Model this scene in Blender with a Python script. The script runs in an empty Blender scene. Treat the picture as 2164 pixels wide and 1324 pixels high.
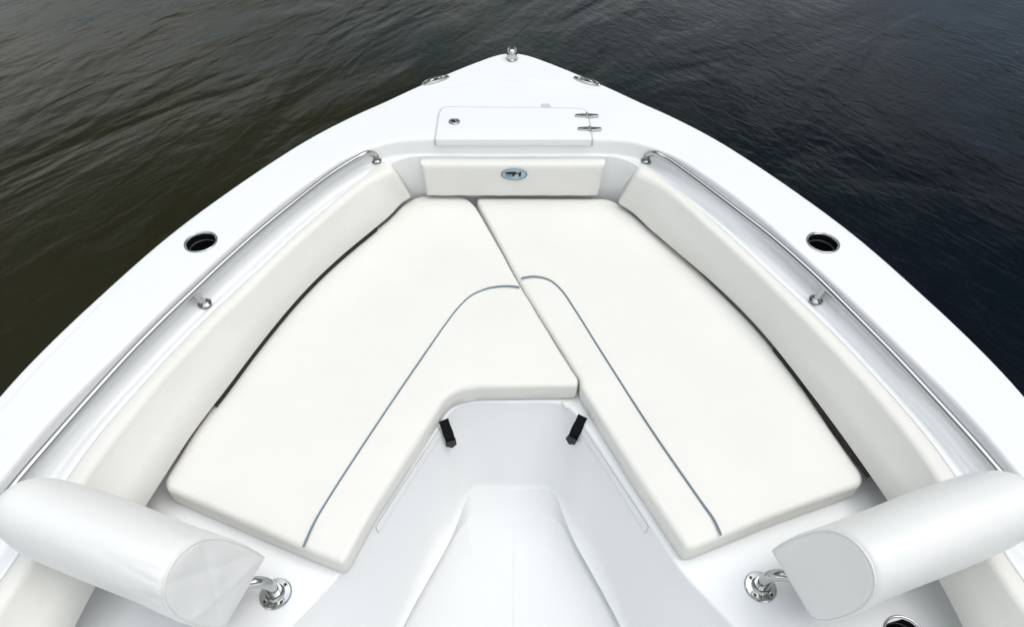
import bpy, bmesh, math, random
import numpy as np
from mathutils import Vector, Matrix
from mathutils.geometry import delaunay_2d_cdt
random.seed(4)
R = math.radians
scene = bpy.context.scene
C = scene.collection

# ------------------------------------------------------------------ camera
CAM_Z = 1.93; PITCH = R(46); LENS = 24.0
FPX = LENS/36*2164
cam = bpy.data.cameras.new('camera'); cam.lens = LENS; cam.sensor_width = 36
cam.clip_start = 0.02; cam.clip_end = 3000
co = bpy.data.objects.new('camera', cam); C.objects.link(co)
co.location = (0, 0, CAM_Z); co.rotation_euler = (R(90)-PITCH, 0, 0)
scene.camera = co

# ------------------------------------------------------------------ light
SUN_EL, SUN_AZ = R(64), R(95)        # azimuth clockwise from +Y (the bow)
w = bpy.data.worlds.new("World"); scene.world = w; w.use_nodes = True
nt = w.node_tree; nt.nodes.clear()
out = nt.nodes.new('ShaderNodeOutputWorld'); bg = nt.nodes.new('ShaderNodeBackground')
sky = nt.nodes.new('ShaderNodeTexSky'); sky.sky_type = 'NISHITA'; sky.sun_disc = False
sky.sun_elevation = SUN_EL; sky.sun_rotation = SUN_AZ; sky.air_density = 1.0; sky.dust_density = 2.5; sky.ozone_density = 1.0
# broken cloud deck over the sky
tc = nt.nodes.new('ShaderNodeTexCoord')
mp = nt.nodes.new('ShaderNodeMapping'); mp.inputs['Scale'].default_value = (1, 1, 2.2)
nz = nt.nodes.new('ShaderNodeTexNoise'); nz.inputs['Scale'].default_value = 2.6; nz.inputs['Detail'].default_value = 6
cr = nt.nodes.new('ShaderNodeValToRGB'); cr.color_ramp.elements[0].position = .34; cr.color_ramp.elements[1].position = .60
mx = nt.nodes.new('ShaderNodeMix'); mx.data_type = 'RGBA'
mx.inputs['B'].default_value = (9.0, 9.3, 9.1, 1)
nt.links.new(tc.outputs['Generated'], mp.inputs[0]); nt.links.new(mp.outputs[0], nz.inputs['Vector'])
nt.links.new(nz.outputs['Fac'], cr.inputs[0]); nt.links.new(cr.outputs[0], mx.inputs['Factor'])
nt.links.new(sky.outputs[0], mx.inputs['A'])
# unseen sky, brightness shaped by height to fill the whites and darken water reflections
sz = nt.nodes.new('ShaderNodeSeparateXYZ'); nt.links.new(tc.outputs['Generated'], sz.inputs[0])
zr = nt.nodes.new('ShaderNodeValToRGB'); zr.color_ramp.interpolation = 'EASE'
el = zr.color_ramp.elements; SKY = ((0.0, .32), (.30, .36), (.56, .085), (.74, .19), (.90, .90), (1.0, 1.0))
while len(el) < len(SKY): el.new(.5)
for e_, (p_, v_) in zip(sorted(el, key=lambda q: q.position), SKY): pass
for k_, (p_, v_) in enumerate(SKY): el[k_].position = p_
for k_, (p_, v_) in enumerate(SKY): el[k_].color = (v_, v_, v_, 1)
nt.links.new(sz.outputs['Z'], zr.inputs[0])
ms = nt.nodes.new('ShaderNodeMath'); ms.operation = 'MULTIPLY'; ms.inputs[1].default_value = 2.9
nt.links.new(zr.outputs[0], ms.inputs[0])
# extra sky brightness added astern, behind the camera, to lift aft-facing surfaces
ya = nt.nodes.new('ShaderNodeMapRange'); nt.links.new(sz.outputs['Y'], ya.inputs['Value'])
for k_, v_ in (('From Min', 0), ('From Max', -1), ('To Min', 1), ('To Max', 1.65)): ya.inputs[k_].default_value = v_
mb = nt.nodes.new('ShaderNodeMath'); mb.operation = 'MULTIPLY'; nt.links.new(ms.outputs[0], mb.inputs[0]); nt.links.new(ya.outputs[0], mb.inputs[1])
vm = nt.nodes.new('ShaderNodeVectorMath'); vm.operation = 'SCALE'
nt.links.new(mx.outputs['Result'], vm.inputs[0]); nt.links.new(mb.outputs[0], vm.inputs['Scale']); nt.links.new(vm.outputs[0], bg.inputs[0])
bg.inputs[1].default_value = 0.10
nt.links.new(bg.outputs[0], out.inputs[0])
sl = bpy.data.lights.new('sun', 'SUN'); sl.energy = .5; sl.angle = R(25); sl.color = (1, .955, .89)
so = bpy.data.objects.new('sun', sl); C.objects.link(so)
sd = Vector((math.cos(SUN_EL)*math.sin(SUN_AZ), math.cos(SUN_EL)*math.cos(SUN_AZ), math.sin(SUN_EL)))
so.rotation_euler = sd.to_track_quat('Z', 'Y').to_euler()
vs = scene.view_settings; vs.view_transform = 'Standard'; vs.look = 'None'; vs.gamma = 1; vs.exposure = 0.13
scene.cycles.max_bounces = 10; scene.cycles.diffuse_bounces = 6

# ------------------------------------------------------------------ materials
def principled(name, col, rough=.4, metal=0, coat=0, ior=None, spec=None):
    m = bpy.data.materials.new(name); m.use_nodes = True
    b = m.node_tree.nodes['Principled BSDF']
    b.inputs['Base Color'].default_value = (*col, 1); b.inputs['Roughness'].default_value = rough
    b.inputs['Metallic'].default_value = metal; b.inputs['Coat Weight'].default_value = coat
    b.inputs['Coat Roughness'].default_value = .06
    if ior: b.inputs['IOR'].default_value = ior
    if spec is not None: b.inputs['Specular IOR Level'].default_value = spec
    return m, b, m.node_tree
def add_bump(nt, b, scale, strength, dist, detail=3, kind='NOISE', stretch=(1, 1, 1)):
    t = nt.nodes.new('ShaderNodeTexCoord'); mp = nt.nodes.new('ShaderNodeMapping'); mp.inputs['Scale'].default_value = stretch
    nt.links.new(t.outputs['Object'], mp.inputs[0])
    if kind == 'NOISE':
        n = nt.nodes.new('ShaderNodeTexNoise'); n.inputs['Detail'].default_value = detail; o = n.outputs['Fac']
    else:
        n = nt.nodes.new('ShaderNodeTexVoronoi'); o = n.outputs['Distance']
    n.inputs['Scale'].default_value = scale
    nt.links.new(mp.outputs[0], n.inputs['Vector'])
    bp = nt.nodes.new('ShaderNodeBump'); bp.inputs['Strength'].default_value = strength; bp.inputs['Distance'].default_value = dist
    nt.links.new(o, bp.inputs['Height'])
    prev = b.inputs['Normal'].links[0].from_socket if b.inputs['Normal'].links else None
    if prev: nt.links.new(prev, bp.inputs['Normal'])
    nt.links.new(bp.outputs[0], b.inputs['Normal'])
def add_tint(nt, b, c1, c2, scale, lo=.35, hi=.7):
    t = nt.nodes.new('ShaderNodeTexCoord'); n = nt.nodes.new('ShaderNodeTexNoise'); n.inputs['Scale'].default_value = scale
    n.inputs['Detail'].default_value = 5
    nt.links.new(t.outputs['Object'], n.inputs['Vector'])
    r = nt.nodes.new('ShaderNodeValToRGB'); r.color_ramp.elements[0].position = lo; r.color_ramp.elements[1].position = hi
    r.color_ramp.elements[0].color = (*c1, 1); r.color_ramp.elements[1].color = (*c2, 1)
    nt.links.new(n.outputs['Fac'], r.inputs[0]); nt.links.new(r.outputs[0], b.inputs['Base Color'])

M = {}
m, b, t = principled('gelcoat', (.785, .795, .802), .28, coat=.35); add_tint(t, b, (.785, .795, .802), (.772, .783, .789), 2.2); add_bump(t, b, 3, .15, .004); M['gel'] = m
m, b, t = principled('nonskid', (.68, .69, .695), .5); add_tint(t, b, (.68, .69, .695), (.66, .672, .678), 4); add_bump(t, b, 700, .25, .0006, kind='VORONOI'); M['skid'] = m
m, b, t = principled('vinyl', (.74, .73, .695), .5, spec=.35); add_tint(t, b, (.74, .73, .695), (.725, .713, .672), 5)
add_bump(t, b, 900, .22, .0006, kind='VORONOI'); add_bump(t, b, 9, .5, .008, detail=5); M['vinyl'] = m
m, b, t = principled('white_vinyl', (.76, .76, .748), .45, spec=.35); add_tint(t, b, (.76, .76, .748), (.745, .747, .735), 5)
add_bump(t, b, 900, .2, .0006, kind='VORONOI'); add_bump(t, b, 9, .5, .008, detail=4); M['vinyl2'] = m
m, b, t = principled('piping_grey', (.16, .21, .25), .5); M['piping'] = m
m, b, t = principled('seam_grey', (.50, .53, .53), .6); M['seam'] = m  # plain grey of the gaskets, panel seams and rope notch
m, b, t = principled('black_backing', (.012, .012, .011), .75); M['black'] = m
m, b, t = principled('webbing', (.003, .0035, .004), .85, spec=.2); add_bump(t, b, 500, .6, .001); M['web'] = m
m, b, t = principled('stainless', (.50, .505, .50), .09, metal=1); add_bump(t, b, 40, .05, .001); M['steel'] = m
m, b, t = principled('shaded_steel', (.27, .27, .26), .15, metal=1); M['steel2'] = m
m, b, t = principled('chrome_badge', (.20, .30, .38), .3, metal=.2); M['badge'] = m
m, b, t = principled('badge_pale', (.42, .50, .55), .3); M['badge2'] = m
m, b, t = principled('dark_plastic', (.005, .006, .009), .4); M['dark'] = m
m, b, t = principled('bottom_paint', (.05, .06, .08), .5); M['hull'] = m
m, b, t = principled('dark_ring', (.10, .10, .085), .4); M['ring'] = m

# water: dark, glossy, rippled
m = bpy.data.materials.new('water'); m.use_nodes = True; t = m.node_tree; b = t.nodes['Principled BSDF']
b.inputs['Roughness'].default_value = .09; b.inputs['IOR'].default_value = 1.33; b.inputs['Specular IOR Level'].default_value = .34
tc = t.nodes.new('ShaderNodeTexCoord')
def noise(scale, stretch=(1, 1, 1), rot=0, detail=3, rough=.5, dist=0):
    mp = t.nodes.new('ShaderNodeMapping'); mp.vector_type = 'TEXTURE'; mp.inputs['Scale'].default_value = tuple(1/q for q in stretch); mp.inputs['Rotation'].default_value = (0, 0, R(rot))
    n = t.nodes.new('ShaderNodeTexNoise'); n.inputs['Scale'].default_value = scale; n.inputs['Detail'].default_value = detail
    n.inputs['Roughness'].default_value = rough; n.inputs['Distortion'].default_value = dist
    t.links.new(tc.outputs['Object'], mp.inputs[0]); t.links.new(mp.outputs[0], n.inputs['Vector']); return n.outputs['Fac']
def math_(op, a, bb):
    n = t.nodes.new('ShaderNodeMath'); n.operation = op
    for i, x in enumerate((a, bb)):
        if isinstance(x, (int, float)): n.inputs[i].default_value = x
        else: t.links.new(x, n.inputs[i])
    return n.outputs[0]
# tree and sky reflections put into the water colour, olive left to blue-black right
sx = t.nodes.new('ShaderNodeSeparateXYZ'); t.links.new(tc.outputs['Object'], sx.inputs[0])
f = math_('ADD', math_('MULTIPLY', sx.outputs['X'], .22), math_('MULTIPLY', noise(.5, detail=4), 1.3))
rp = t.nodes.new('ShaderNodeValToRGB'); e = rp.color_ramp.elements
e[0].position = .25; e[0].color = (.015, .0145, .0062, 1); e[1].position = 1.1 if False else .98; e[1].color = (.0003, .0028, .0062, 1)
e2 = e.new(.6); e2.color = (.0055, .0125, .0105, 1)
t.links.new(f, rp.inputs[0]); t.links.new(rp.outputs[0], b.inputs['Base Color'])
# ripple heights in metres, long wavelets running diagonally, cats-paws, fine chop
rgt = t.nodes.new('ShaderNodeMapRange'); rgt.inputs['From Min'].default_value = -1.5; rgt.inputs['From Max'].default_value = 2.0
t.links.new(sx.outputs['X'], rgt.inputs['Value']); rgt = rgt.outputs[0]; lft = math_('SUBTRACT', 1.15, rgt)
h1 = math_('MULTIPLY', noise(1.3, (1, .45, 1), -32, 3, .5, .6), .032)
h2 = math_('MULTIPLY', math_('MULTIPLY', math_('MULTIPLY', noise(5.5, (1, .34, 1), -30, 3, .45, .8), noise(.6, detail=3)), lft), .0115)
h3 = math_('MULTIPLY', math_('MULTIPLY', math_('MULTIPLY', noise(13, (1, .42, 1), 33, 3, .5, 1.0), noise(.9, detail=3)), rgt), .0066)
h4 = math_('MULTIPLY', math_('MULTIPLY', noise(20, (1, .6, 1), -30, 3, .5, .6), noise(.6, detail=3)), .0022)
h3 = math_('ADD', h3, h4)
hh = math_('ADD', math_('ADD', h1, h2), h3)
bp = t.nodes.new('ShaderNodeBump'); bp.inputs['Strength'].default_value = 1; bp.inputs['Distance'].default_value = 1
t.links.new(hh, bp.inputs['Height']); t.links.new(bp.outputs[0], b.inputs['Normal'])
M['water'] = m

# ------------------------------------------------------------------ helpers
def mesh_obj(name, verts, faces, mat, parent=None, angle=35, flip=False):
    me = bpy.data.meshes.new(name); me.from_pydata([tuple(v) for v in verts], [], [tuple(f) for f in faces]); me.validate()
    bm = bmesh.new(); bm.from_mesh(me); bmesh.ops.remove_doubles(bm, verts=bm.verts, dist=1e-6)
    bmesh.ops.recalc_face_normals(bm, faces=bm.faces)
    if flip: bmesh.ops.reverse_faces(bm, faces=bm.faces)
    bm.to_mesh(me); bm.free()
    return link(name, me, mat, parent, angle)
def link(name, me, mat, parent=None, angle=35):
    for p in me.polygons: p.use_smooth = True
    if angle < 180: me.set_sharp_from_angle(angle=R(angle))
    me.materials.append(mat)
    o = bpy.data.objects.new(name, me); C.objects.link(o)
    if parent: o.parent = parent
    return o
def empty(name, loc=(0, 0, 0)):
    o = bpy.data.objects.new(name, None); C.objects.link(o); o.location = loc; o.empty_display_size = .1; return o
def tag(o, label=None, cat=None, group=None, kind=None):
    if label: o['label'] = label
    if cat: o['category'] = cat
    if group: o['group'] = group
    if kind: o['kind'] = kind
    return o
cp, sp = math.cos(PITCH), math.sin(PITCH)
def zdeck(Y):  return .62 + .018*min(max((Y-1)/1.1, 0), 1) + .022*min(max((Y-2.1)/.6, 0), 1)
def zshelf(Y): return zdeck(Y) - .06
def at(px, py, z):
    """point of the boat seen at this place of the photo, on the surface of height z (number or function of Y)"""
    u, v = px-1082, py-662
    d = (u/FPX, (FPX*cp - v*sp)/FPX, (v*cp + FPX*sp)/FPX)
    zz = z if not callable(z) else z(1.5)
    for _ in range(8):
        s = (CAM_Z-zz)/d[2]; Y = d[1]*s
        if callable(z): zz = z(Y)
    return Vector((d[0]*s, Y, CAM_Z-(CAM_Z-zz if not callable(z) else d[2]*s)))
def offs(pts, z, extra=()):
    """half curve from (sideways offset, row) readings plus world points further aft"""
    w_ = [at(1082+o, y, z) for o, y in pts]
    return [(p.x, p.y) for p in w_] + list(extra)
def catmull(P, n=24):
    P = [np.array(p, float) for p in P]; out = []
    E = [2*P[0]-P[1]] + P + [2*P[-1]-P[-2]]
    for i in range(1, len(E)-2):
        p0, p1, p2, p3 = E[i-1:i+3]
        t0 = 0; t1 = t0+max(np.linalg.norm(p1-p0), 1e-6)**.5; t2 = t1+max(np.linalg.norm(p2-p1), 1e-6)**.5; t3 = t2+max(np.linalg.norm(p3-p2), 1e-6)**.5
        for k in range(n):
            t_ = t1+(t2-t1)*k/n
            A1 = (t1-t_)/(t1-t0)*p0+(t_-t0)/(t1-t0)*p1; A2 = (t2-t_)/(t2-t1)*p1+(t_-t1)/(t2-t1)*p2; A3 = (t3-t_)/(t3-t2)*p2+(t_-t2)/(t3-t2)*p3
            B1 = (t2-t_)/(t2-t0)*A1+(t_-t0)/(t2-t0)*A2; B2 = (t3-t_)/(t3-t1)*A2+(t_-t1)/(t3-t1)*A3
            out.append((t2-t_)/(t2-t1)*B1+(t_-t1)/(t2-t1)*B2)
    out.append(P[-1]); return np.array(out)
# common parameter: rays from (0, Y0) for the bow, cross lines further aft
Y0 = .35
ANG = np.radians(np.linspace(90, 0, 361)); AFT = np.linspace(Y0, -1.6, 197)[1:]
NA = len(ANG); NP = NA+len(AFT)
DIR = np.array([(math.cos(a), math.sin(a)) for a in ANG] + [(1, 0)]*len(AFT))
ORG = np.array([(0, Y0)]*NA + [(0, y) for y in AFT])
def curve(pts, smooth=4, fair=0):
    P = catmull(pts, 30)
    f_ = P[P[:, 1] >= Y0-.02]; a = np.arctan2(f_[:, 1]-Y0, f_[:, 0]); r = np.hypot(f_[:, 0], f_[:, 1]-Y0)
    o = np.argsort(a); ra = np.interp(ANG, a[o], r[o])
    g = P[P[:, 1] <= Y0+.05]; o = np.argsort(g[:, 1]); rb = np.interp(AFT, g[o, 1], g[o, 0])
    r = np.concatenate([ra, rb])
    if smooth:
        k = np.exp(-.5*(np.arange(-3*smooth, 3*smooth+1)/smooth)**2); k /= k.sum(); n = 3*smooth
        rp_ = np.concatenate([r[1:n+1][::-1], r, np.full(n, r[-1])]); r = np.convolve(rp_, k, 'valid')
    if fair:
        q = curve(pts, fair); wt = np.concatenate([np.clip((np.degrees(ANG)-62)/9, 0, 1), np.zeros(len(AFT))]); wt = wt*wt*(3-2*wt); r = r*wt+q*(1-wt)
    return r
def xy(r, i): p = ORG[i]+DIR[i]*r[i]; return p
def ring_pts(r, z, side=1):
    out = []
    for i in range(NP):
        p = xy(r, i); out.append((side*p[0], p[1], z(p[1]) if callable(z) else (z[i] if hasattr(z, '__len__') else z)))
    return out
def loft(name, rings, mat, parent, angle=35):
    """rings: list of (radius array, z); both sides mirrored into one mesh"""
    verts, faces = [], []
    rows = []
    for r, z in rings:
        s = ring_pts(r, z, 1); p = ring_pts(r, z, -1)
        rows.append(p[::-1] + s[1:])
    L = len(rows[0])
    for row in rows: verts += row
    for j in range(len(rows)-1):
        for i in range(L-1):
            faces.append((j*L+i, j*L+i+1, (j+1)*L+i+1, (j+1)*L+i))
    me = bpy.data.meshes.new(name); me.from_pydata(verts, [], faces); me.update()
    if sum(p.normal.z*p.area for p in me.polygons) < 0: me.flip_normals()
    return link(name, me, mat, parent, angle)
def mixr(a, b, f): return a*(1-f)+b*f
def tube(name, path, rad, mat, parent=None, seg=14, cap=True):
    P = [Vector(p) for p in path]; rads = rad if hasattr(rad, '__len__') else [rad]*len(P)
    verts, faces = [], []; up = None
    for i, p in enumerate(P):
        d = (P[min(i+1, len(P)-1)]-P[max(i-1, 0)]).normalized()
        if up is None: up = d.orthogonal().normalized()
        up = (up - d*up.dot(d)).normalized(); s = d.cross(up)
        for k in range(seg):
            a = 2*math.pi*k/seg; verts.append(p+(up*math.cos(a)+s*math.sin(a))*rads[i])
    for i in range(len(P)-1):
        for k in range(seg): faces.append((i*seg+k, i*seg+(k+1) % seg, (i+1)*seg+(k+1) % seg, (i+1)*seg+k))
    if cap: faces.append(tuple(range(seg))[::-1]); faces.append(tuple((len(P)-1)*seg+k for k in range(seg)))
    return mesh_obj(name, verts, faces, mat, parent, 50)
def lathe(name, prof, origin, mat, parent=None, axis=(0, 0, 1), seg=40, sx=1, sy=1, rot=0, angle=35, cap=True):
    q = Vector((0, 0, 1)).rotation_difference(Vector(axis).normalized()).to_matrix() @ Matrix.Rotation(rot, 3, 'Z')
    verts, faces = [], []
    for r, z in prof:
        for k in range(seg):
            a = 2*math.pi*k/seg; verts.append(Vector(origin)+q@Vector((r*math.cos(a)*sx, r*math.sin(a)*sy, z)))
    for j in range(len(prof)-1):
        for k in range(seg): faces.append((j*seg+k, j*seg+(k+1) % seg, (j+1)*seg+(k+1) % seg, (j+1)*seg+k))
    if cap and prof[0][0] > 1e-5: faces.append(tuple(range(seg))[::-1])
    if cap and prof[-1][0] > 1e-5: faces.append(tuple((len(prof)-1)*seg+k for k in range(seg)))
    return mesh_obj(name, verts, faces, mat, parent, angle)
def resample(poly, step):
    P = [np.array(p, float) for p in poly]+[np.array(poly[0], float)]; out = []
    for a, b_ in zip(P[:-1], P[1:]):
        n = max(1, int(np.linalg.norm(b_-a)/step))
        for k in range(n): out.append(a+(b_-a)*k/n)
    return np.array(out)
def round_poly(poly, radii, step=.012):
    """closed polygon with corner radii -> dense outline"""
    n = len(poly); out = []
    for i in range(n):
        p0, p1, p2 = (np.array(poly[(i+k) % n], float) for k in (-1, 0, 1)); r = radii[i] if hasattr(radii, '__len__') else radii
        a, b_ = p0-p1, p2-p1; la, lb = np.linalg.norm(a), np.linalg.norm(b_); a /= la; b_ /= lb
        d = min(r, la*.48, lb*.48)
        if d < 1e-4: out.append(p1); continue
        for k in range(9):
            t_ = k/8; out.append((1-t_)**2*(p1+a*d)+2*t_*(1-t_)*p1+t_**2*(p1+b_*d))
    return resample(out, step)
def inset(P, d):
    n = len(P); A = np.roll(P, 1, 0); B = np.roll(P, -1, 0)
    T = B-A; T /= np.maximum(np.linalg.norm(T, axis=1, keepdims=True), 1e-9)
    for _ in range(2): T = (np.roll(T, 1, 0)+T+np.roll(T, -1, 0)); T /= np.linalg.norm(T, axis=1, keepdims=True)
    area = .5*np.sum(P[:, 0]*np.roll(P[:, 1], -1)-np.roll(P[:, 0], -1)*P[:, 1])
    N = np.stack([-T[:, 1], T[:, 0]], 1)*(1 if area > 0 else -1)
    return P+N*d
def sag_(x, y, seed): return .0011*(math.sin(x*9+seed)*math.sin(y*8+seed*2)+.5*math.sin(x*19+y*11+seed))
def slab(name, P, z0, z1, rad, mat, parent=None, crown=0, wob=0, tilt=None, rad0=.006, seed=0):
    """upholstered / moulded slab over outline P with rounded top and bottom edges"""
    P = np.asarray(P); rings = []
    rings.append((inset(P, rad0), z0)); rings.append((P, z0+rad0)); rings.append((P, (z0+z1-rad+rad0)/2))
    for k in range(0, 7):
        a = k/6*math.pi/2; rings.append((inset(P, rad*(1-math.cos(a))), z1-rad+rad*math.sin(a)))
    rnd = np.random.RandomState(seed); n = len(P); ph = rnd.rand(6)*6.28
    s = np.cumsum(np.linalg.norm(P-np.roll(P, 1, 0), axis=1))
    wv = sum(np.sin(s*f_+p_)/(i_+1) for i_, (f_, p_) in enumerate(zip((9, 17, 31, 53), ph)))
    verts, faces = [], []
    for j, (Q, z) in enumerate(rings):
        for k in range(n):
            dz = wob*wv[k]*min(1, (len(rings)-1-j)/4) if 0 < j else 0
            x_, y_ = Q[k]; verts.append((x_, y_, z+dz+(tilt(x_, y_) if tilt else 0)))
    for j in range(len(rings)-1):
        for k in range(n): faces.append((j*n+k, j*n+(k+1) % n, (j+1)*n+(k+1) % n, (j+1)*n+k))
    base = tuple(range(n))[::-1]; faces.append(base); t0_ = (len(rings)-1)*n
    Q = rings[-1][0]; bx = 0.035 if crown else 9
    ins = []
    if crown:
        from_edges = [(Q[k], Q[(k+1) % n]) for k in range(n)]
        for gx in np.arange(Q[:, 0].min(), Q[:, 0].max(), bx):
            for gy in np.arange(Q[:, 1].min(), Q[:, 1].max(), bx):
                c_ = False
                for a_, b2 in from_edges:
                    if (a_[1] > gy) != (b2[1] > gy) and gx < (b2[0]-a_[0])*(gy-a_[1])/(b2[1]-a_[1])+a_[0]: c_ = not c_
                if c_ and np.min(np.hypot(Q[:, 0]-gx, Q[:, 1]-gy)) > bx*.5: ins.append((gx, gy))
    co_ = [Vector(q) for q in Q]+[Vector(q) for q in ins]
    res = delaunay_2d_cdt(co_, [(k, (k+1) % n) for k in range(n)], [list(range(n))], 1, 1e-7)
    mp_ = {}
    for k, q in enumerate(res[0]):
        src = res[3][k]
        if src and src[0] < n: mp_[k] = t0_+src[0]
        else:
            dd = np.min(np.hypot(Q[:, 0]-q.x, Q[:, 1]-q.y)); fq = min(1, dd/.14); puff = crown*fq*(2-fq)
            mp_[k] = len(verts); verts.append((q.x, q.y, z1+puff+sag_(q.x, q.y, seed)*min(1, dd/.08)+(tilt(q.x, q.y) if tilt else 0)))
    for f_ in res[2]: faces.append(tuple(mp_[k] for k in f_))
    return mesh_obj(name, verts, faces, mat, parent, 50)

# ------------------------------------------------------------------ water
me = bpy.data.meshes.new('water')
me.from_pydata([(-900, -900, 0), (900, -900, 0), (900, 900, 0), (-900, 900, 0)], [], [(0, 1, 2, 3)])
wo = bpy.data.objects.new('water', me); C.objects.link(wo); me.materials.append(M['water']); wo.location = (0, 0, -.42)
tag(wo, kind='structure')

# ------------------------------------------------------------------ boat curves
boat = empty('boat', (0, 0, 0))
tag(boat, 'white open fishing boat seen from its console, pointed bow on dark water', 'boat')

OUTER = offs([(0, 109), (22, 111), (78, 130), (138, 154), (208, 184), (268, 212), (338, 243), (447, 300), (540, 362), (621, 417), (697, 472), (774, 534), (846, 601), (918, 664), (1000, 744), (1082, 828)], zdeck, [(1.255, .70), (1.30, .35), (1.32, -.1), (1.33, -.8), (1.33, -1.7)])
STEP = offs([(0, 172), (60, 173.5), (110, 179), (180, 192), (250, 217), (330, 251), (462, 326), (587, 409), (727, 504), (820, 590), (918, 692), (1000, 776), (1082, 864)], zdeck, [(1.215, .62), (1.265, .2), (1.285, -.5), (1.285, -1.7)])
INNER = offs([(0, 291), (100, 291), (170, 290.5), (225, 292), (262, 296), (304, 311), (342, 325), (432, 383), (530, 459), (621, 542), (697, 610), (772, 680), (843, 752), (915, 817), (1000, 906), (1065, 990)], zdeck, [(1.16, .55), (1.19, .2), (1.205, -.5), (1.205, -1.7)])
SHELF = offs([(0, 330), (120, 330), (190, 330), (225, 332), (250, 339), (278, 359), (330, 395), (395, 441), (467, 506), (528, 565), (602, 632), (678, 702), (778, 811), (865, 906), (927, 990), (1052, 1190)], zshelf, [(1.065, .42), (1.095, .1), (1.11, -.5), (1.11, -1.7)])
rO, rS, rI, rH = curve(OUTER, 3, 14), curve(STEP, 6, 14), curve(INNER, 5, 14), curve(SHELF, 4, 16)
BASE_Z = .35
WALL_TOP = offs([(0, 850), (90, 850), (118, 858), (140, 884), (246, 1040), (350, 1198), (398, 1252), (443, 1300), (468, 1324)], BASE_Z, [(.62, .40), (.76, .22), (.85, .02), (.89, -.3), (.89, -1.7)])
FOOT = offs([(0, 1027), (76, 1028), (100, 1044), (128, 1100), (166, 1155), (245, 1321)], .03, [(.40, .42), (.52, .1), (.62, -.4), (.65, -1.7)])
LIP = offs([(0, 1036), (80, 1037), (95, 1050), (108, 1088), (131, 1142), (228, 1321)], .03, [(.375, .42), (.49, .1), (.59, -.4), (.62, -1.7)])
PAN = offs([(0, 1092), (82, 1092), (103, 1108), (133, 1152), (226, 1323)], 0, [(.36, .42), (.475, .1), (.575, -.4), (.60, -1.7)])
rW, rF, rL, rP = curve(WALL_TOP, 3), curve(FOOT, 3), curve(LIP, 3), curve(PAN, 3)

zd = zdeck
# deck / coaming moulding
rings = []
for f_, dz in ((-.006, -.022), (-.002, -.010), (.002, -.005), (.008, -.003)):
    rings.append((rO-f_ if False else rO-f_ - 0, (lambda dz: (lambda Y: zd(Y)+dz))(dz)))
rings = [(rO+.004, lambda Y: zd(Y)-.030), (rO+.003, lambda Y: zd(Y)-.014), (rO-.001, lambda Y: zd(Y)-.007), (rO-.008, lambda Y: zd(Y)-.0035)]
rings += [(mixr(rO-.008, rS+.004, f_), lambda Y: zd(Y)-.0035) for f_ in (.25, .5, .75, 1)]
rings += [(rS+.002, lambda Y: zd(Y)-.0028), (rS-.001, lambda Y: zd(Y)-.0006), (rS-.004, zd)]
rr = .016
for f_ in np.linspace(0, 1, 13)[1:]: rings.append((mixr(rS-.004, rI+.004, f_), zd))
for k in range(1, 7):
    a = k/6*math.pi/2; rings.append((rI+.004-rr*.8*math.sin(a), (lambda dz: (lambda Y: zd(Y)+dz))(-rr*(1-math.cos(a)))))
rr2 = .012
rings.append((rI-.0125, lambda Y: zd(Y)-.06+rr2))
for k in range(1, 6):
    a = k/5*math.pi/2; rings.append((rI-.0125-rr2*(1-math.cos(a)), (lambda dz: (lambda Y: zd(Y)+dz))(-.06+rr2-rr2*math.sin(a))))
a0 = rI-.0245; a1 = rH+.006
def gz(g): return lambda Y: zshelf(Y)+g
for f_, g in ((.2, 0), (.4, -.0005), (.5, -.003), (.58, -.0055), (.66, -.0055), (.74, -.003), (.82, -.0005), (.92, 0), (1, 0)):
    rings.append((mixr(a0, a1, f_), gz(g)))
for k in range(1, 5):
    a = k/4*math.pi/2; rings.append((rH+.006*(1-math.sin(a)), gz(-.006*(1-math.cos(a)))))
rings.append((rH+.001, .50)); rings.append((rH+.002, .42)); rings.append((rH, BASE_Z+.015)); rings.append((rH-.004, BASE_Z+.004)); rings.append((rH-.015, BASE_Z))
deck = loft('deck', rings, M['gel'], boat, 28)

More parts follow.
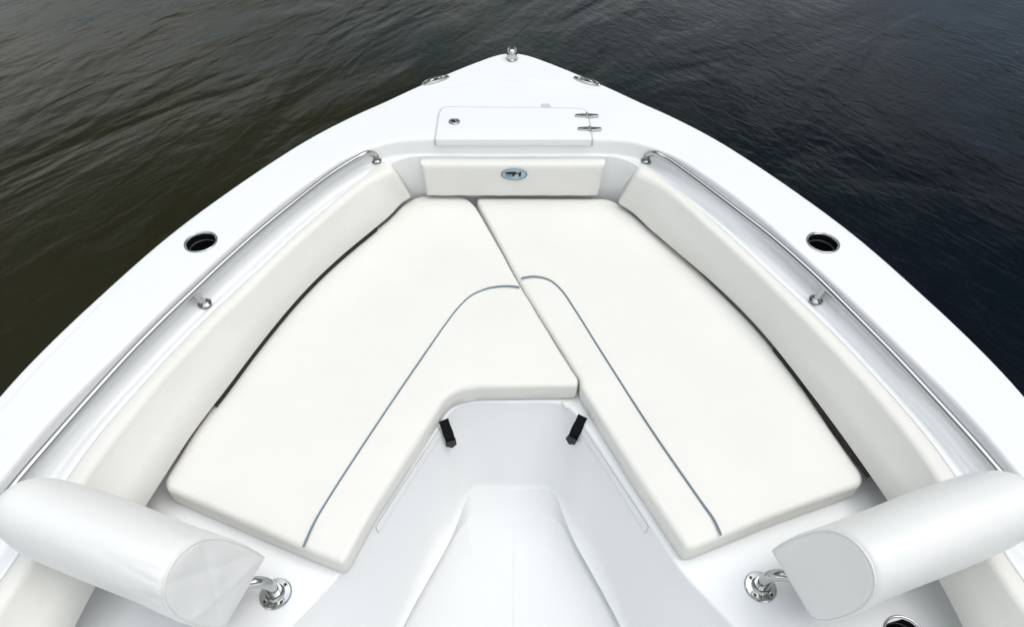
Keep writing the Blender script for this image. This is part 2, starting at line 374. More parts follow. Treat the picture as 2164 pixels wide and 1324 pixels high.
# holes for the gunwale cup holders
CUPS = [at(1739, 512, zdeck), at(424.5, 511, zdeck)]
BCUP = at(1914, 1346, BASE_Z)
def punch(o, c, r):
    bm = bmesh.new(); bm.from_mesh(o.data); bm.verts.ensure_lookup_table()
    dead = [f for f in bm.faces if any((Vector((v.co.x, v.co.y))-Vector((c.x, c.y))).length < r*1.08 for v in f.verts) and abs(f.calc_center_median().z-c.z) < .02]
    ds = set(dead); edges = [e for f in dead for e in f.edges if sum(1 for g in e.link_faces if g in ds) == 1]
    bmesh.ops.delete(bm, geom=dead, context='FACES_ONLY')
    loose = [e for e in bm.edges if not e.link_faces and e not in edges]
    _unused = [e for e in bm.edges if e.is_boundary and (Vector((e.verts[0].co.x, e.verts[0].co.y))-Vector((c.x, c.y))).length < r*1.08+.06 and abs(e.verts[0].co.z-c.z) < .02]; del _unused
    bmesh.ops.delete(bm, geom=loose, context='EDGES')
    edges = [e for e in edges if e.is_valid]
    vs_ = list({v for e in edges for v in e.verts}); ix = {v: k for k, v in enumerate(vs_)}; nb = len(vs_)
    cc = [Vector((v.co.x, v.co.y)) for v in vs_]+[Vector((c.x+r*math.cos(2*math.pi*k/48), c.y+r*math.sin(2*math.pi*k/48))) for k in range(48)]
    ed = [(ix[e.verts[0]], ix[e.verts[1]]) for e in edges]+[(nb+k, nb+(k+1) % 48) for k in range(48)]
    res = delaunay_2d_cdt(cc, ed, [], 0, 1e-7); mv = {}
    zz = sum(v.co.z for v in vs_)/nb
    for k, q in enumerate(res[0]):
        src = [i for i in res[3][k] if i < nb]; mv[k] = vs_[src[0]] if src else bm.verts.new((q.x, q.y, zz))
    # keep triangles between the ragged loop and the circle
    seg_ = [(Vector((e.verts[0].co.x, e.verts[0].co.y)), Vector((e.verts[1].co.x, e.verts[1].co.y))) for e in edges]
    for f_ in res[2]:
        m_ = sum((res[0][k] for k in f_), Vector((0, 0)))/3
        if (m_-Vector((c.x, c.y))).length < r*.995: continue
        ins = False
        for p, q in seg_:
            if (p.y > m_.y) != (q.y > m_.y) and m_.x < (q.x-p.x)*(m_.y-p.y)/(q.y-p.y)+p.x: ins = not ins
        if not ins: continue
        try: f2 = bm.faces.new([mv[k] for k in f_])
        except ValueError: continue
        f2.smooth = True; f2.normal_update()
        if f2.normal.z < 0: f2.normal_flip()
    bm.to_mesh(o.data); bm.free(); o.data.update()
for c_ in CUPS: punch(deck, c_, .0425)

def cup(c, name='cup_holder', r=.0455):
    prof = [(r*.92, -.002), (r*1.03, .0003), (r*1.055, .0012), (r*1.035, .0026), (r*.99, .0032), (r*.955, .002), (r*.935, -.001), (r*.925, -.006)]
    rim = lathe(name, prof, c, M['steel'], boat, seg=56, angle=60, cap=False)
    cupw = lathe('cup_liner', [(r*.93, -.003), (r*.90, -.02), (r*.84, -.075), (r*.8, -.085), (r*.3, -.088), (0.0, -.088)], c, M['dark'], rim, seg=48, cap=False)
    lathe('cup_ring', [(r*.902, -.024), (r*.875, -.025), (r*.875, -.028), (r*.90, -.029)], c, M['ring'], cupw, seg=48, cap=False)
    return rim
for c_ in CUPS: cup(c_)

# hull outside: flared topsides down below the waterline
def zc(z): return lambda Y: z
hr = [(rO+.004, lambda Y: zd(Y)-.030), (rO+.010, lambda Y: zd(Y)-.034), (rO+.012, lambda Y: zd(Y)-.05), (rO+.004, lambda Y: zd(Y)-.062)]
for f_, s in ((.25, .955), (.5, .90), (.75, .84), (1.0, .78)):
    hr.append((rO*s, (lambda f_: (lambda Y: (zd(Y)-.062)*(1-f_)-.42*f_))(f_)))
hr.append((rO*.70, -.65))
hull = loft('hull', hr, M['gel'], boat, 30)

# seat base top and footwell liner
floor_r = [(rP*f_, 0) for f_ in (1, .75, .5, .25, .001)]
base = loft('seat_base', [(rH-.015, BASE_Z)] + [(mixr(rH-.015, rW+.010, f_), BASE_Z) for f_ in (.12, .25, .4, .55, .7, .85, 1)]
            + [(rW+.010-.010*math.sin(k/5*math.pi/2), BASE_Z-.010*(1-math.cos(k/5*math.pi/2))) for k in range(1, 6)]
            + [(mixr(rW, rF, f_), BASE_Z-.01+(.06-BASE_Z+.01)*f_) for f_ in (.15, .35, .6, .85, 1)]
            + [(mixr(rF, rL, .3), .046), (mixr(rF, rL, .7), .037), (mixr(rF, rL, .93), .0345), (rL, .033)], M['gel'], boat, 35)
punch(base, BCUP, .0425); cup(BCUP)
fl = loft('floor', [(rL, .033), (mixr(rL, rP, .10), .030), (mixr(rL, rP, .5), .015), (mixr(rL, rP, .9), .0025)] + floor_r, M['skid'], boat, 40)
rv, rf = [], []
ys = np.linspace(.99, -1.5, 60)
for i, y_ in enumerate(ys):
    k_ = min(1, i/4)
    for dx, dz in ((-.010, -.001), (-.006, .0012*k_), (0, .0019*k_), (.006, .0012*k_), (.010, -.001)): rv.append((.010+dx, y_, dz))
for i in range(59):
    for k in range(4): rf.append((i*5+k, i*5+k+1, i*5+6+k, i*5+5+k))
mesh_obj('floor_ridge', rv, rf, M['skid'], fl, 60)

# locker doors in the footwell walls, flush panels with a thin gap round them
def wall_pt(i, f_, side, off):
    a, b_ = xy(rW, i), xy(rF, i); p = a*(1-f_)+b_*f_; n = -DIR[i]
    q = p+n*off; return Vector((side*q[0], q[1], BASE_Z-.01+(.06-BASE_Z+.01)*f_+off*.25))
idx = [i for i in range(NA) if .80 < xy(rW, i)[1] < 1.10]
for side in (1, -1):
    v_, f__ = [], []
    rows_ = [(0.0, .0015), (.0, .003), (.075, .003), (.075, .0003)]
    for f_, o_ in rows_:
        for i in idx: v_.append(wall_pt(i, f_, side, o_))
    n = len(idx)
    for j in range(3):
        for k in range(n-1): f__.append((j*n+k, j*n+k+1, (j+1)*n+k+1, (j+1)*n+k))
    f__.append((0, n, 2*n, 3*n)); f__.append((n-1, 2*n-1, 3*n-1, 4*n-1))
    d_ = mesh_obj('locker_door', v_, f__, M['gel'], boat, 30)
    pth = [wall_pt(i, .078, side, .001) for i in idx]+[wall_pt(idx[-1], f_, side, .001) for f_ in (.05, .02, .0)]
    tube('door_gasket', pth, .0016, M['seam'], d_, seg=6)

# ------------------------------------------------------------------ anchor locker lid on the foredeck
LZ = lambda Y: zdeck(Y)
lid_px = [(921, 293), (929, 240), (936, 227.5), (1205, 230), (1240, 233), (1250, 293)]
LP = [(at(x, y, LZ).x, at(x, y, LZ).y) for x, y in lid_px]
yf = xy(rI, 0)[1]-.0152
LP = [(p[0], yf if k in (0, 5) else p[1]) for k, p in enumerate(LP)]
lz = zdeck(2.25)
P = round_poly(LP, [.004, .02, .045, .05, .05, .004], .01)
gask = slab('hatch_seat', np.stack([inset(P, -.0065)[:, 0], np.maximum(inset(P, -.0065)[:, 1], yf+.004)], 1), lz-.026, lz+.0012, .0006, M['seam'], boat, rad0=.001, tilt=lambda x, y: zdeck(y)-lz)
lid = slab('anchor_locker_lid', P, lz-.024, lz+.0032, .0025, M['gel'], boat, rad0=.002, tilt=lambda x, y: zdeck(y)-lz)
lc = at(960, 257, lambda Y: zdeck(Y)+.0045)
lt = lathe('latch', [(.017, 0), (.018, .002), (.016, .004), (.011, .003), (.0105, -.0005), (0, -.0005)], lc, M['steel'], lid, sx=1.15)
lathe('latch_keyhole', [(.010, 0), (.010, .0015), (0, .002)], lc+Vector((-.001, 0, .002)), M['dark'], lt, sx=.9)
lathe('latch_thumb', [(.0045, 0), (.0045, .004), (.003, .005), (0, .005)], lc+Vector((.006, 0, .002)), M['steel'], lt, sx=.6)
for px, py in ((1240, 244), (1246, 272)):
    c_ = at(px, py, lambda Y: zdeck(Y)+.006)
    hv = []
    for sgn in (-1, 1):
        lobe = [(sgn*.004, -.011), (sgn*.020, -.010), (sgn*.040, -.006), (sgn*.044, 0), (sgn*.040, .006), (sgn*.020, .010), (sgn*.004, .011)]
        hv.append([(c_.x+a, c_.y+b_) for a, b_ in lobe])
    hin = slab('hinge', round_poly(hv[0] if True else 0, .003, .003)[::1], c_.z-.003, c_.z+.003, .0015, M['steel'], lid, rad0=.0005)
    slab('hinge_leaf', round_poly(hv[1], .003, .003), c_.z-.009, c_.z+.0028, .0015, M['steel'], hin, rad0=.0005)
    tube('hinge_pin', [(c_.x, c_.y-.012, c_.z+.002), (c_.x, c_.y+.012, c_.z+.002)], .0042, M['steel'], hin, seg=12)
    for dx in (-.034, -.016, .016, .034):
        lathe('screw', [(.0032, 0), (.0028, .0012), (0, .0016)], (c_.x+dx, c_.y, c_.z+.0028), M['dark'], hin, seg=10)
nc = at(1153, 223, zdeck)
slab('rope_notch', round_poly([(nc.x-.019, nc.y-.014), (nc.x-.017, nc.y+.012), (nc.x+.017, nc.y+.012), (nc.x+.019, nc.y-.014)], .008, .004), nc.z-.004, nc.z+.0012, .001, M['seam'], boat, rad0=.0005)

# ------------------------------------------------------------------ bow light
bl = at(1082, 124, lambda Y: zdeck(Y)-.003)
nl = lathe('bow_light', [(.025, 0), (.026, .003), (.0235, .006), (.0235, .008), (.0225, .034), (.020, .039), (.014, .043), (.0, .0445)], bl, M['steel'], boat, sx=.9, sy=1.1)
slab('lens', round_poly([(bl.x-.009, bl.y-.004), (bl.x+.009, bl.y-.004), (bl.x+.009, bl.y+.008), (bl.x-.009, bl.y+.008)], .003, .002), bl.z+.040, bl.z+.0462, .001, M['dark'], nl, rad0=.0004)

# ------------------------------------------------------------------ flush cleats at the bow edge
for px, py, sgn in ((1244, 171, 1), (917, 169, -1)):
    c_ = at(px, py, lambda Y: zdeck(Y)-.0035)
    c_ += Vector((-.008*sgn, -.006, 0))
    ang = math.atan2(-1.0, 1.55)*sgn if sgn > 0 else math.atan2(1.0, 1.55)
    cl = lathe('cleat', [(.030, -.004), (.0305, .002), (.028, .006), (.020, .0075), (.019, .004), (.0, .004)], c_, M['steel'], boat, sx=2.0, sy=.62, rot=ang, seg=56)
    lathe('cleat_bar', [(.009, .003), (.009, .008), (.006, .010), (0, .0105)], c_, M['steel'], cl, sx=3.2, sy=.5, rot=ang, seg=32)
    lathe('cleat_slot', [(.008, .004), (.008, .0055), (0, .0058)], c_+Vector((0, -.008, .004)), M['dark'], cl, sx=1.2, sy=.5, rot=ang, seg=20)
    e_ = c_+Vector((math.cos(ang)*-.072*sgn*-1, math.sin(ang)*.072*sgn, .004))
    for q in (-.05, .05):
        lathe('screw', [(.004, 0), (.0035, .0015), (0, .002)], c_+Vector((math.cos(ang)*q, math.sin(ang)*q, .006)), M['dark'], cl, seg=10)

# ------------------------------------------------------------------ grab rails
RZ = lambda Y: zshelf(Y)+.048
RP = [(1409, 336), (1461, 372), (1552, 441), (1628, 500), (1703, 566), (1737, 598), (1816, 677), (1890, 752), (1972, 840), (2054, 930), (2108, 992), (2164, 1056)]
LPX = [(756, 334), (700, 369), (612, 437), (537, 499), (462, 566), (425, 601), (350, 672), (275, 748), (193, 838), (110, 932), (58, 992), (0, 1062)]
for side, pts, base_px, st in ((1, RP, (1366, 341), (1724, 634)), (-1, LPX, (795, 341), (433, 642))):
    w_ = [at(x, y, RZ) for x, y in pts]
    last = w_[-1]
    w_ += [Vector((side*1.14, .50, RZ(0))), Vector((side*1.165, .15, RZ(0))), Vector((side*1.17, -.4, RZ(0)))]
    b0 = at(*base_px, zshelf)+Vector((0, 0, .003))
    d = (w_[1]-w_[0]).normalized()
    k0 = Vector((b0.x, b0.y, w_[0].z-.022))
    pre = [b0, k0, Vector((b0.x, b0.y, w_[0].z-.006))*.6+Vector((w_[0].x, w_[0].y, w_[0].z))*.4]
    P3 = [np.array(b0), np.array(k0)]
    xyp = catmull([tuple(v) for v in [b0, k0, (b0*.65+w_[0]*.35)+Vector((0, 0, (w_[0].z-(b0.z*.65+w_[0].z*.35))*.93))]+w_], 8)
    rail = tube('grab_rail', xyp, .0105, M['steel'], boat, seg=18)
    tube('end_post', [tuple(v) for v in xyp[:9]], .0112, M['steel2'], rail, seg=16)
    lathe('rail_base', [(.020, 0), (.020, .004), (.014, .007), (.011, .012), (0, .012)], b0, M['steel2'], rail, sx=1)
    s0 = at(*st, zshelf); pts_ = np.array(xyp); j = np.argmin(np.hypot(pts_[:, 0]-s0.x, pts_[:, 1]-s0.y)); top = Vector(pts_[j])
    tube('stanchion', [s0, s0+(top-s0)*.5, top], [.0095, .0092, .009], M['steel'], rail, seg=16)
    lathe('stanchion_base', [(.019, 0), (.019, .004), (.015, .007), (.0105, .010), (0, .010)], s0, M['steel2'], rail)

# ------------------------------------------------------------------ side backrest cushions
BR = offs([(226, 436), (293, 489), (372, 557), (451, 626), (489, 664), (530, 708), (598, 795), (675, 897), (780, 1046), (900, 1230), (946, 1324)], .435, [(.96, .30), (.975, 0), (.98, -1.7)])
BL = offs([(221, 425), (254, 456), (365, 549), (442, 624), (500, 694), (553, 760), (582, 803), (665, 908), (759, 1055), (888, 1261), (916, 1324)], .435, [(.945, .30), (.965, 0), (.97, -1.7)])
def back_cushion(side, pts, a_front, label, notches):
    rB = curve([(0, 2.05)]+pts, 2, 12)
    rB = np.minimum(rB, rH-.035)
    rFD = np.maximum(rB+.006, rH-.051); kk = np.exp(-.5*(np.arange(-45, 46)/15)**2); kk /= kk.sum()
    rFD = np.convolve(np.concatenate([rFD[1:46][::-1], rFD, np.full(45, rFD[-1])]), kk, 'valid')
    i0 = int(np.argmin(abs(ANG-R(a_front)))); i1 = NP-60
    ztf = lambda Y: zshelf(Y)-.002+.004
    sec, n = [], 0
    for i in range(i0, i1):
        p_ = xy(rH, i); zt = zshelf(p_[1])+.004; rb = rH[i]-.003; ri = rB[i]; rfd = rFD[i]
        zb = .436
        S = [(rb, zb), (ri+.010, zb), (ri+.003, zb+.003), (ri, zb+.010), (ri+(rfd-ri)*.5-.003, (zb+zt)/2), (rfd-.001, zt-.020), (rfd+.0015, zt-.012), (rfd+.006, zt-.005), (rfd+.013, zt-.001), (rfd+.022, zt), (rb-.006, zt), (rb-.001, zt-.003), (rb, zt-.008)]
        k = i-i0; fr = 1
        c_ = (sum(s[0] for s in S)/len(S), sum(s[1] for s in S)/len(S))
        if k < 4: fr = (.90, .96, .985, .996)[k]
        S = [(c_[0]+(a-c_[0])*fr, c_[1]+(b_-c_[1])*fr) for a, b_ in S]
        yy_ = p_[1]; wv = .0010*math.sin(yy_*13+side)+.0006*math.sin(yy_*29+1)
        row = []
        for q, (a, z_) in enumerate(S):
            a += wv if 2 < q < 9 else 0
            if i < NA:      # the forward end is cut back towards its top
                an = ANG[i]-R(1.9)*min(1, max(0, (z_-zb)/(zt-zb)))*max(0, 1-k/45)
                row.append((side*a*math.cos(an), Y0+a*math.sin(an), z_))
            else: row.append((side*a, ORG[i][1], z_))
        sec.append(row)
    n = len(sec[0]); v_ = [p for s in sec for p in s]; f_ = []
    for j in range(len(sec)-1):
        for k in range(n): f_.append((j*n+k, j*n+(k+1) % n, (j+1)*n+(k+1) % n, (j+1)*n+k))
    f_.append(tuple(range(n))); f_.append(tuple((len(sec)-1)*n+k for k in range(n)))
    e_ = empty('backrest_cushion', (side*.9, 1.0, .43)); tag(e_, label, 'cushion', 'long curved side back cushions')
    o = mesh_obj('padding', v_, f_, M['vinyl'], None, 85); o.parent = e_; o.matrix_parent_inverse = Matrix.Translation(-e_.location)
    for ya, yb in notches:
        ids = [i for i in range(i0+4, i1-4) if ya < xy(rB, i)[1] < yb]
        if len(ids) < 2: continue
        v_, f_ = [], []
        for i in ids:
            for rr_, z_ in ((rH[i]-.006, .434), (rB[i]+.003, .434), (rB[i]+.003, .421), (rH[i]-.006, .421)):
                v_.append((side*(ORG[i][0]+DIR[i][0]*rr_), ORG[i][1]+DIR[i][1]*rr_, z_))
        for j in range(len(ids)-1):
            for k in range(4): f_.append((j*4+k, j*4+(k+1) % 4, (j+1)*4+(k+1) % 4, (j+1)*4+k))
        f_ += [(0, 1, 2, 3), tuple((len(ids)-1)*4+k for k in range(4))]
        bk = mesh_obj('backing_board', v_, f_, M['black'], None, 30); bk.parent = e_; bk.matrix_parent_inverse = Matrix.Translation(-e_.location)
    return e_
back_cushion(1, BR, 77.1, 'long curved cream back cushion along the starboard coaming, right of the seats', [(.885, 1.115), (1.17, 1.31)])
back_cushion(-1, BL, 77.8, 'long curved cream back cushion along the port coaming, left of the seats', [(1.10, 1.86)])

# centre back cushion with oval badge
cb = empty('bow_back_cushion', (0, 2.06, .43)); tag(cb, 'straight cream back cushion across the bow with an oval badge in its middle', 'cushion')
tl, tr = at(889, 348, .562), at(1280, 350, .562); bl_, br_ = at(902, 412, .436), at(1264, 417, .436)
def cbp(u, vv, back=0):   # u 0..1 left-right, vv 0..1 bottom-top
    a = bl_.lerp(br_, u); b_ = tl.lerp(tr, u); p = a.lerp(b_, vv); return Vector((p.x, 2.035+.010*vv+back, .434+(.566-.434)*vv))
v_, f_ = [], []
NU, NV = 48, 14
def roundprof(t_):  # edge fall-off 0..1
    t_ = min(max(t_, 0), 1); return math.sqrt(max(0, 1-(1-t_)**2))
for j in range(NV+1):
    for i in range(NU+1):
        u = i/NU; vv = j/NV; u = .5-.5*math.cos(math.pi*u) if True else u; vv = .5-.5*math.cos(math.pi*vv)
        ed = min(u, 1-u)*.65/.014; ev = min(vv*.13/.010, (1-vv)*.13/.016)
        dep = .013*(1-min(roundprof(ed), roundprof(ev)))
        p = cbp(u, vv); v_.append((p.x, p.y+dep+.0008*math.sin(u*40), p.z))
fr = list(range(len(v_)))
for j in range(NV+1):
    for i in range(NU+1):
        p = v_[j*(NU+1)+i]; v_.append((p[0], 2.084+.0*0, p[2]))
W = NU+1; off = W*(NV+1)
for j in range(NV):
    for i in range(NU):
        a = j*W+i; f_.append((a, a+1, a+W+1, a+W)); f_.append((off+a, off+a+W, off+a+W+1, off+a+1))
for i in range(NU): f_.append((i, i+off, i+1+off, i+1)); a = NV*W+i; f_.append((a, a+1, a+1+off, a+off))
for j in range(NV): a = j*W; f_.append((a, a+W, a+W+off, a+off)); a = j*W+NU; f_.append((a, a+off, a+W+off, a+W))
o = mesh_obj('padding', v_, f_, M['vinyl'], None, 40); o.parent = cb; o.matrix_parent_inverse = Matrix.Translation(-cb.location)
# badge: oval plate with rim and dark lettering-like marks
bc = at(1086.5, 368, .52); bcp = Vector((bc.x, 2.0385, .434+.132*((bc.z-.434)/.132)))
# put on the face: solve the ray against the face plane
u_, v2 = 1086.5-1082, 368-662; dv = Vector((u_/FPX, (FPX*cp-v2*sp)/FPX, -(v2*cp+FPX*sp)/FPX)); s_ = 2.039/dv.y; bcp = Vector((0, 0, CAM_Z))+dv*s_
def oval(name, rx, rz, t0, t1, mat, parent, hole=0):
    v_, f_ = [], []; n = 56
    outer = [(math.cos(2*math.pi*k/n), math.sin(2*math.pi*k/n)) for k in range(n)]
    def P(c, s, sc, yy): return (bcp.x+c*rx*sc, bcp.y-yy, bcp.z+s*rz*sc)
    if hole:
        rg = [(1, t0), (1, t1-.0005), (.985, t1), (hole+.01, t1), (hole, t1-.0005), (hole, t0)]
        for sc, yy in rg:
            for c, s in outer: v_.append(P(c, s, sc, yy))
        for j in range(len(rg)):
            for k in range(n): a = j*n; b_ = ((j+1) % len(rg))*n; f_.append((a+k, a+(k+1) % n, b_+(k+1) % n, b_+k))
    else:
        for sc, yy in ((1, t0), (1, t1)):
            for c, s in outer: v_.append(P(c, s, sc, yy))
        for k in range(n): f_.append((k, (k+1) % n, n+(k+1) % n, n+k))
        f_.append(tuple(range(n, 2*n)))
    o = mesh_obj(name, v_, f_, mat, None, 40); o.parent = parent
    return o
bad = oval('badge', .047, .0245, -.004, .0016, M['badge2'], cb); bad.matrix_parent_inverse = Matrix.Translation(-cb.location)
oval('badge_rim', .047, .0245, .0, .0032, M['badge'], bad, hole=.86)
def glyph(name, polys, mat):
    v_, f_ = [], []
    for pl in polys:
        n0 = len(v_); n = len(pl)
        for yy in (.0012, .0030):
            for x, z in pl: v_.append((bcp.x+x, bcp.y-yy, bcp.z+z))
        f_.append(tuple(n0+n+k for k in range(n)))
        for k in range(n): f_.append((n0+k, n0+(k+1) % n, n0+n+(k+1) % n, n0+n+k))
    o = mesh_obj(name, v_, f_, mat, None, 30); o.parent = bad; return o
glyph('emblem', [[(-.033, .0075), (-.020, .011), (.0, .0115), (.001, .003), (-.008, .001), (-.022, .001), (-.030, .003)],
                 [(-.008, .0015), (.0008, .0035), (-.001, -.009), (-.006, -.008)]], M['dark'])
glyph('emblem_letter', [[(.0, .0115), (.0065, .0115), (.0055, -.001), (.0, -.004)], [(.019, .0105), (.0255, .011), (.0235, -.009), (.0150, -.0085)], [(.0052, .0068), (.0195, .0068), (.0190, .0022), (.0054, .0022)]], M['dark'])
glyph('emblem_swoosh', [[(-.033, -.001), (-.010, -.0015), (-.006, -.0105), (-.020, -.0125), (-.031, -.009)]], M['badge'])

# ------------------------------------------------------------------ seat cushions
SZ = .42
def outline(px, z): return [(at(x, y, z).x, at(x, y, z).y) for x, y in px]
# left cushion, with the filler leg across the point of the V
left_px = [(888, 415.5), (935, 413.5), (978, 415), (1003, 432), (1100, 606), (1222, 803), (1220, 818), (1000, 820), (962, 829), (940, 846),
           (858, 975), (787, 1084), (735, 1180), (722, 1192), (640, 1160), (352, 1036), (349, 1018), (401, 931), (458, 844), (525, 755), (592, 678), (637, 629), (714, 553), (776, 500), (824, 463), (855, 431)]
left_r = [.05, .05, .05, .03, .05, .012, .022, .03, .03, .03, .05, .05, .03, .03, .04, .03, .03, .05, .05, .05, .05, .05, .05, .05, .05, .04]
right_px = [(1004, 421), (1150, 421), (1285, 422), (1313, 436), (1380, 490), (1459, 557), (1535, 631), (1611, 710), (1677, 793), (1725, 864), (1759, 915), (1823, 1004), (1820, 1026),
            (1640, 1090), (1468, 1160), (1448, 1160), (1340, 1000), (1226, 818), (1226, 804), (1102, 606)]
right_r = [.03, .05, .05, .05, .05, .05, .05, .05, .05, .05, .05, .03, .03, .04, .035, .035, .05, .02, .02, .05]
lc_e = empty('seat_cushion', (-.45, 1.3, BASE_Z)); tag(lc_e, 'large cream seat cushion on the left whose leg wraps around the footwell front', 'cushion')
rc_e = empty('seat_cushion', (.45, 1.3, BASE_Z)); tag(rc_e, 'large cream bow seat cushion on the right, a straight-sided wedge beside the diagonal seam', 'cushion')
zt_l = SZ
def sag(seed):
    rs = np.random.RandomState(seed); ph = rs.rand(8)*6
    return lambda x, y: .0016*(math.sin(x*11+ph[0])*math.sin(y*9+ph[1])+.6*math.sin(x*23+y*13+ph[2]))
def par(o, e): o.parent = e; o.matrix_parent_inverse = Matrix.Translation(-e.location); return o
LPo = round_poly(outline(left_px, SZ-.01), left_r, .012); RPo = round_poly(outline(right_px, SZ-.01), right_r, .012)
par(slab('padding', LPo, BASE_Z+.001, SZ, .016, M['vinyl'], None, crown=.006, wob=.0020, tilt=None, rad0=.008, seed=2), lc_e)
par(slab('padding', RPo, BASE_Z+.001, SZ, .015, M['vinyl'], None, crown=.006, wob=.0006, tilt=None, rad0=.008, seed=5), rc_e)
pipL = [(641, 1155), (665, 1103), (700, 1045), (745, 975), (790, 907), (845, 825), (900, 745), (940, 688), (972, 647), (998, 624), (1035, 609), (1070, 605), (1098, 607)]
pipR = [(1101, 588), (1130, 585), (1160, 592), (1185, 612), (1215, 655), (1260, 727), (1305, 798), (1350, 868), (1400, 943), (1445, 1008), (1485, 1065), (1508, 1097), (1524, 1130)]
def top_line(px, e, skipw):
    P = catmull([tuple(at(x, y, SZ+.004)) for x, y in px], 6)
    P = [Vector((p[0], p[1], SZ+.0066)) for p in P]
    P[0].z -= .002; P[-1].z -= .003
    par(tube('piping', P, .0028, M['piping'], None, seg=8), e)
top_line(pipL, lc_e, 0); top_line(pipR, rc_e, 0)
# hold-down tab at the inner corner of the left cushion
tb = at(1195, 856, BASE_Z)
par(tube('hold_down_tab', [(tb.x-.008, tb.y+.012, BASE_Z+.004), (tb.x, tb.y, BASE_Z-.004), (tb.x+.012, tb.y-.004, BASE_Z-.012), (tb.x+.016, tb.y+.004, BASE_Z-.016)], [.005, .006, .005, .002], M['vinyl'], None, seg=8), lc_e)

# ------------------------------------------------------------------ black webbing straps hanging from the seat corners
def strap(p0, p1, lab):
    t0, t1 = at(*p0, BASE_Z-.004), at(*p1, BASE_Z-.085)
    # keep just clear of the wall behind
    t0 += (co.location-t0).normalized()*.034; t1 += (co.location-t1).normalized()*.020
    d = (t1-t0); L = d.length; side = d.cross(co.location-t0).normalized()
    nrm = side.cross(d).normalized()
    if nrm.y > 0: nrm = -nrm
    v_, f_ = [], []; N = 10
    for k in range(N+1):
        f = k/N; p = t0.lerp(t1, f)+nrm*(.004+.006*math.sin(f*math.pi)); wd = .014*(1-.05*math.sin(f*9))
        for s, q in ((-1, 0), (1, 0), (1, .003), (-1, .003)): v_.append(p+side*wd*s-nrm*q)
    for k in range(N):
        for q in range(4): f_.append((k*4+q, k*4+(q+1) % 4, (k+1)*4+(q+1) % 4, (k+1)*4+q))
    f_ += [(0, 1, 2, 3), tuple(N*4+q for q in range(4))]
    o = mesh_obj('strap', v_, f_, M['web'], boat, 30)
    # pointed snap end
    c = t1+nrm*.006; e = d.normalized(); pts = [(-.015, -.016), (.013, -.018), (.017, -.002), (.002, .012), (-.013, .004)]
    v_ = []
    for q in (-.003, .007):
        for a, b_ in pts: v_.append(c+side*a+e*b_+nrm*q)
    f_ = [(0, 1, 2, 3, 4), (5, 6, 7, 8, 9)]+[(k, (k+1) % 5, 5+(k+1) % 5, 5+k) for k in range(5)]
    mesh_obj('strap_snap', v_, f_, M['dark'], o, 30)
strap((937, 886), (953, 933), ''); strap((1232, 878), (1209, 927), '')

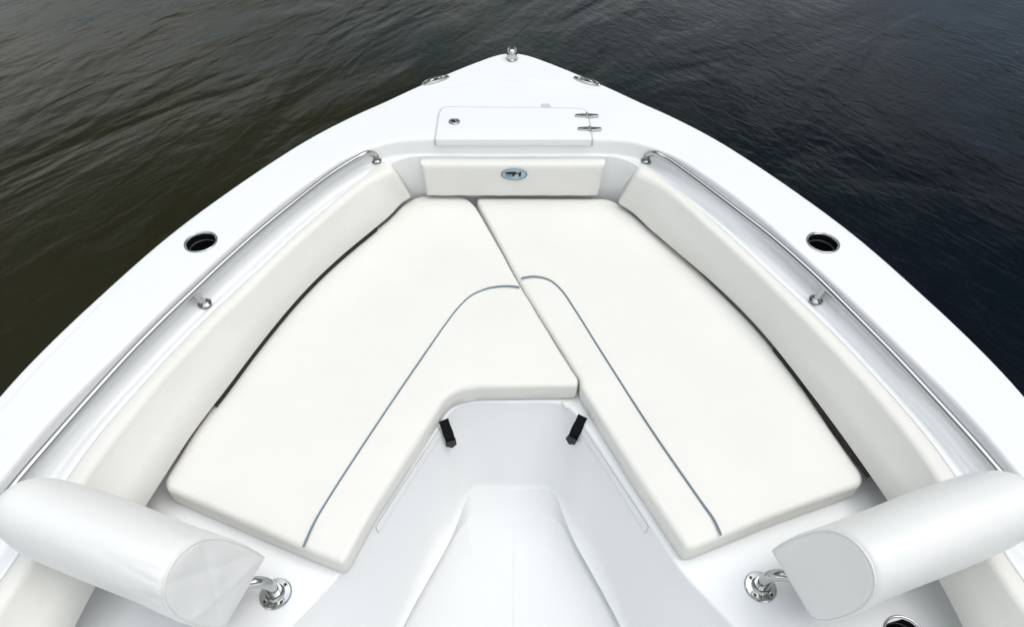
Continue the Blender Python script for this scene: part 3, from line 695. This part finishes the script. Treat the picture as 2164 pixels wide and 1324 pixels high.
# ------------------------------------------------------------------ bolster backrests on bent steel tubes
PROF = [(.441, .478), (.437, .505), (.428, .545), (.418, .585), (.405, .625), (.390, .668), (.372, .708), (.352, .739), (.328, .761), (.300, .772), (.274, .768), (.253, .750), (.240, .722), (.235, .685), (.236, .645), (.243, .600), (.254, .550), (.268, .505), (.281, .474), (.288, .465)]
def prof_dense():
    P = catmull(PROF, 8); e = [P[-1]+(np.array(PROF[0])-P[-1])*k/20 for k in range(1, 20)]
    return np.array(list(P)+e)
CREASES = [(.42, .35, .9, .10), (.47, .10, 1.0, .07), (.51, -.2, .8, .12), (.56, .25, 1.0, .08), (.61, -.1, .7, .15), (.66, .4, .8, .06), (.33, -.3, .7, .10)]
def bolster(side, dx, dy, label, wr, seed):
    root = empty('lounge_backrest', (side*(.576+dx), .644+dy, BASE_Z)); tag(root, label, 'backrest')
    a = Vector((.94, .336, 0)).normalized(); p = Vector((-.336, .94, 0)).normalized()
    base0 = Vector((dx, dy, 0)); n_ = a.dot(Vector((.594, .63, 0)))
    PR = prof_dense(); cen = PR.mean(0); L = .40
    def pt(s, t_, l):
        q = base0+a*(n_+l)+p*s; return Vector((side*q.x, q.y, t_))
    stations = [(-.004, .93), (.0, .965), (.004, .99), (.010, 1.0)]+[(x_, 1.0) for x_ in np.linspace(.02, L-.07, 64)]+[(L-.045, .998), (L-.030, .990), (L-.019, .975), (L-.010, .95), (L-.003, .915), (L, .86), (L+.001, .80)]
    rs = np.random.RandomState(seed)
    v_, f_ = [], []; n = len(PR)
    for l, sc in stations:
        for k, q in enumerate(PR):
            s, t_ = cen+(q-cen)*sc
            ll = l
            if l > .2:   # outer end raked so the foot clears the coaming cushion
                ll = .2+(l-.2)*(1-.38*max(0, min(1, (.60-t_)/.13)))
            w_ = 0
            if wr:
                for k0, m_, am, ln in CREASES: w_ -= wr*am*math.exp(-((k/n-k0-m_*l)/.011)**2)*math.exp(-max(l, 0)/(ln*.6))*(1-math.exp(-max(l, 0)/.012))
                w_ += wr*.35*math.sin(k/n*40+l*30)*math.exp(-l/.12)
            w_ += .0012*math.sin(l*21+k/n*12)
            d = (np.array([s, t_])-cen); d = d/np.linalg.norm(d)
            v_.append(pt(s+d[0]*w_, t_+d[1]*w_, ll))
    for j in range(len(stations)-1):
        for k in range(n): f_.append((j*n+k, j*n+(k+1) % n, (j+1)*n+(k+1) % n, (j+1)*n+k))
    f_.append(tuple(range(n))); f_.append(tuple((len(stations)-1)*n+k for k in range(n)))
    par(mesh_obj('padding', v_, f_, M['vinyl2'], None, 60), root)
    # end panel, slightly domed and sewn in with a welt
    v_, f_ = [], []; rg = [(.955, -.003), (.93, -.0065)]+[(q_, -.0065-.0055*(1-(q_/.93)**2)) for q_ in np.linspace(.88, .02, 20)]
    for sc, l in rg:
        for k, q in enumerate(PR):
            s, t_ = cen+(q-cen)*sc; ww = (.0032*math.exp(-((s*.8+t_*.6-.66)/.010)**2)+.0026*math.exp(-((s*.95-t_*.3-.115)/.009)**2)-.0030*math.exp(-((s*.5+t_*.87-.655)/.014)**2)+.0012*math.sin(t_*50-s*30+2))*min(1, (1-sc)*4) if wr else .0008*math.sin(s*40)*(1-sc)
            v_.append(pt(s, t_, l+ww))
    for j in range(len(rg)-1):
        for k in range(n): f_.append((j*n+k, j*n+(k+1) % n, (j+1)*n+(k+1) % n, (j+1)*n+k))
    f_.append(tuple((len(rg)-1)*n+k for k in range(n)))
    par(mesh_obj('end_panel', v_, f_, M['vinyl2'], None, 60), root)
    wl = [pt(*(cen+(q-cen)*.972), -.0035) for q in PR]+[pt(*(cen+(PR[0]-cen)*.972), -.0035)]
    par(tube('welt', wl, .0022, M['vinyl2'], None, seg=6, cap=False), root)
    # bent tube: up from the flange, then out below the padding to the outer flange
    f0 = Vector((side*(.576+dx), .644+dy, BASE_Z)); zt = .438
    A = Vector((side*a.x, a.y, 0))
    mid = pt(.362, zt, .0); mid.z = zt
    path = [f0, f0+Vector((0, 0, .035))]
    c1 = f0+Vector((0, 0, zt-BASE_Z))
    tgt = pt(.362, zt, .06)
    d = (tgt-c1); d.z = 0; d.normalize()
    for k in range(1, 9):
        f = k/8; path.append((1-f)**2*(f0+Vector((0, 0, .035)))+2*f*(1-f)*c1+f*f*(c1+d*.055))
    path += [tgt, pt(.362, zt, .20)]
    q0 = pt(.362, zt, .235); path += [q0, pt(.362, zt-.012, .262), pt(.362, zt-.045, .275), pt(.362, BASE_Z, .277)]
    tb_ = par(tube('support_tube', path, .0130, M['steel'], None, seg=22), root)
    for c in (f0, pt(.362, BASE_Z, .277)):
        fl_ = par(lathe('flange', [(.036, .0), (.0365, .003), (.034, .0055), (.022, .0065), (.0185, .012), (.0175, .020), (.0, .020)], c, M['steel'], None, seg=48), root)
        for k in range(4):
            an = math.pi/4+k*math.pi/2
            s_ = lathe('screw', [(.0052, 0), (.0050, .0014), (.0034, .0016), (.0030, .0006), (0, .0006)], c+Vector((.0275*math.cos(an), .0275*math.sin(an), .0052)), M['steel'], None, seg=14)
            s_.parent = fl_
            s2 = lathe('screw_recess', [(.0032, 0), (.0030, .0004), (0, .0005)], c+Vector((.0275*math.cos(an), .0275*math.sin(an), .0062)), M['dark'], None, seg=8)
            s2.parent = fl_
    return root
bolster(1, 0, 0, 'smooth bluish white rounded backrest on a steel tube, at the right seat', 0, 1)
bolster(-1, -.032, -.016, 'creased white rounded backrest on a steel tube, at the left seat', .0042, 7)
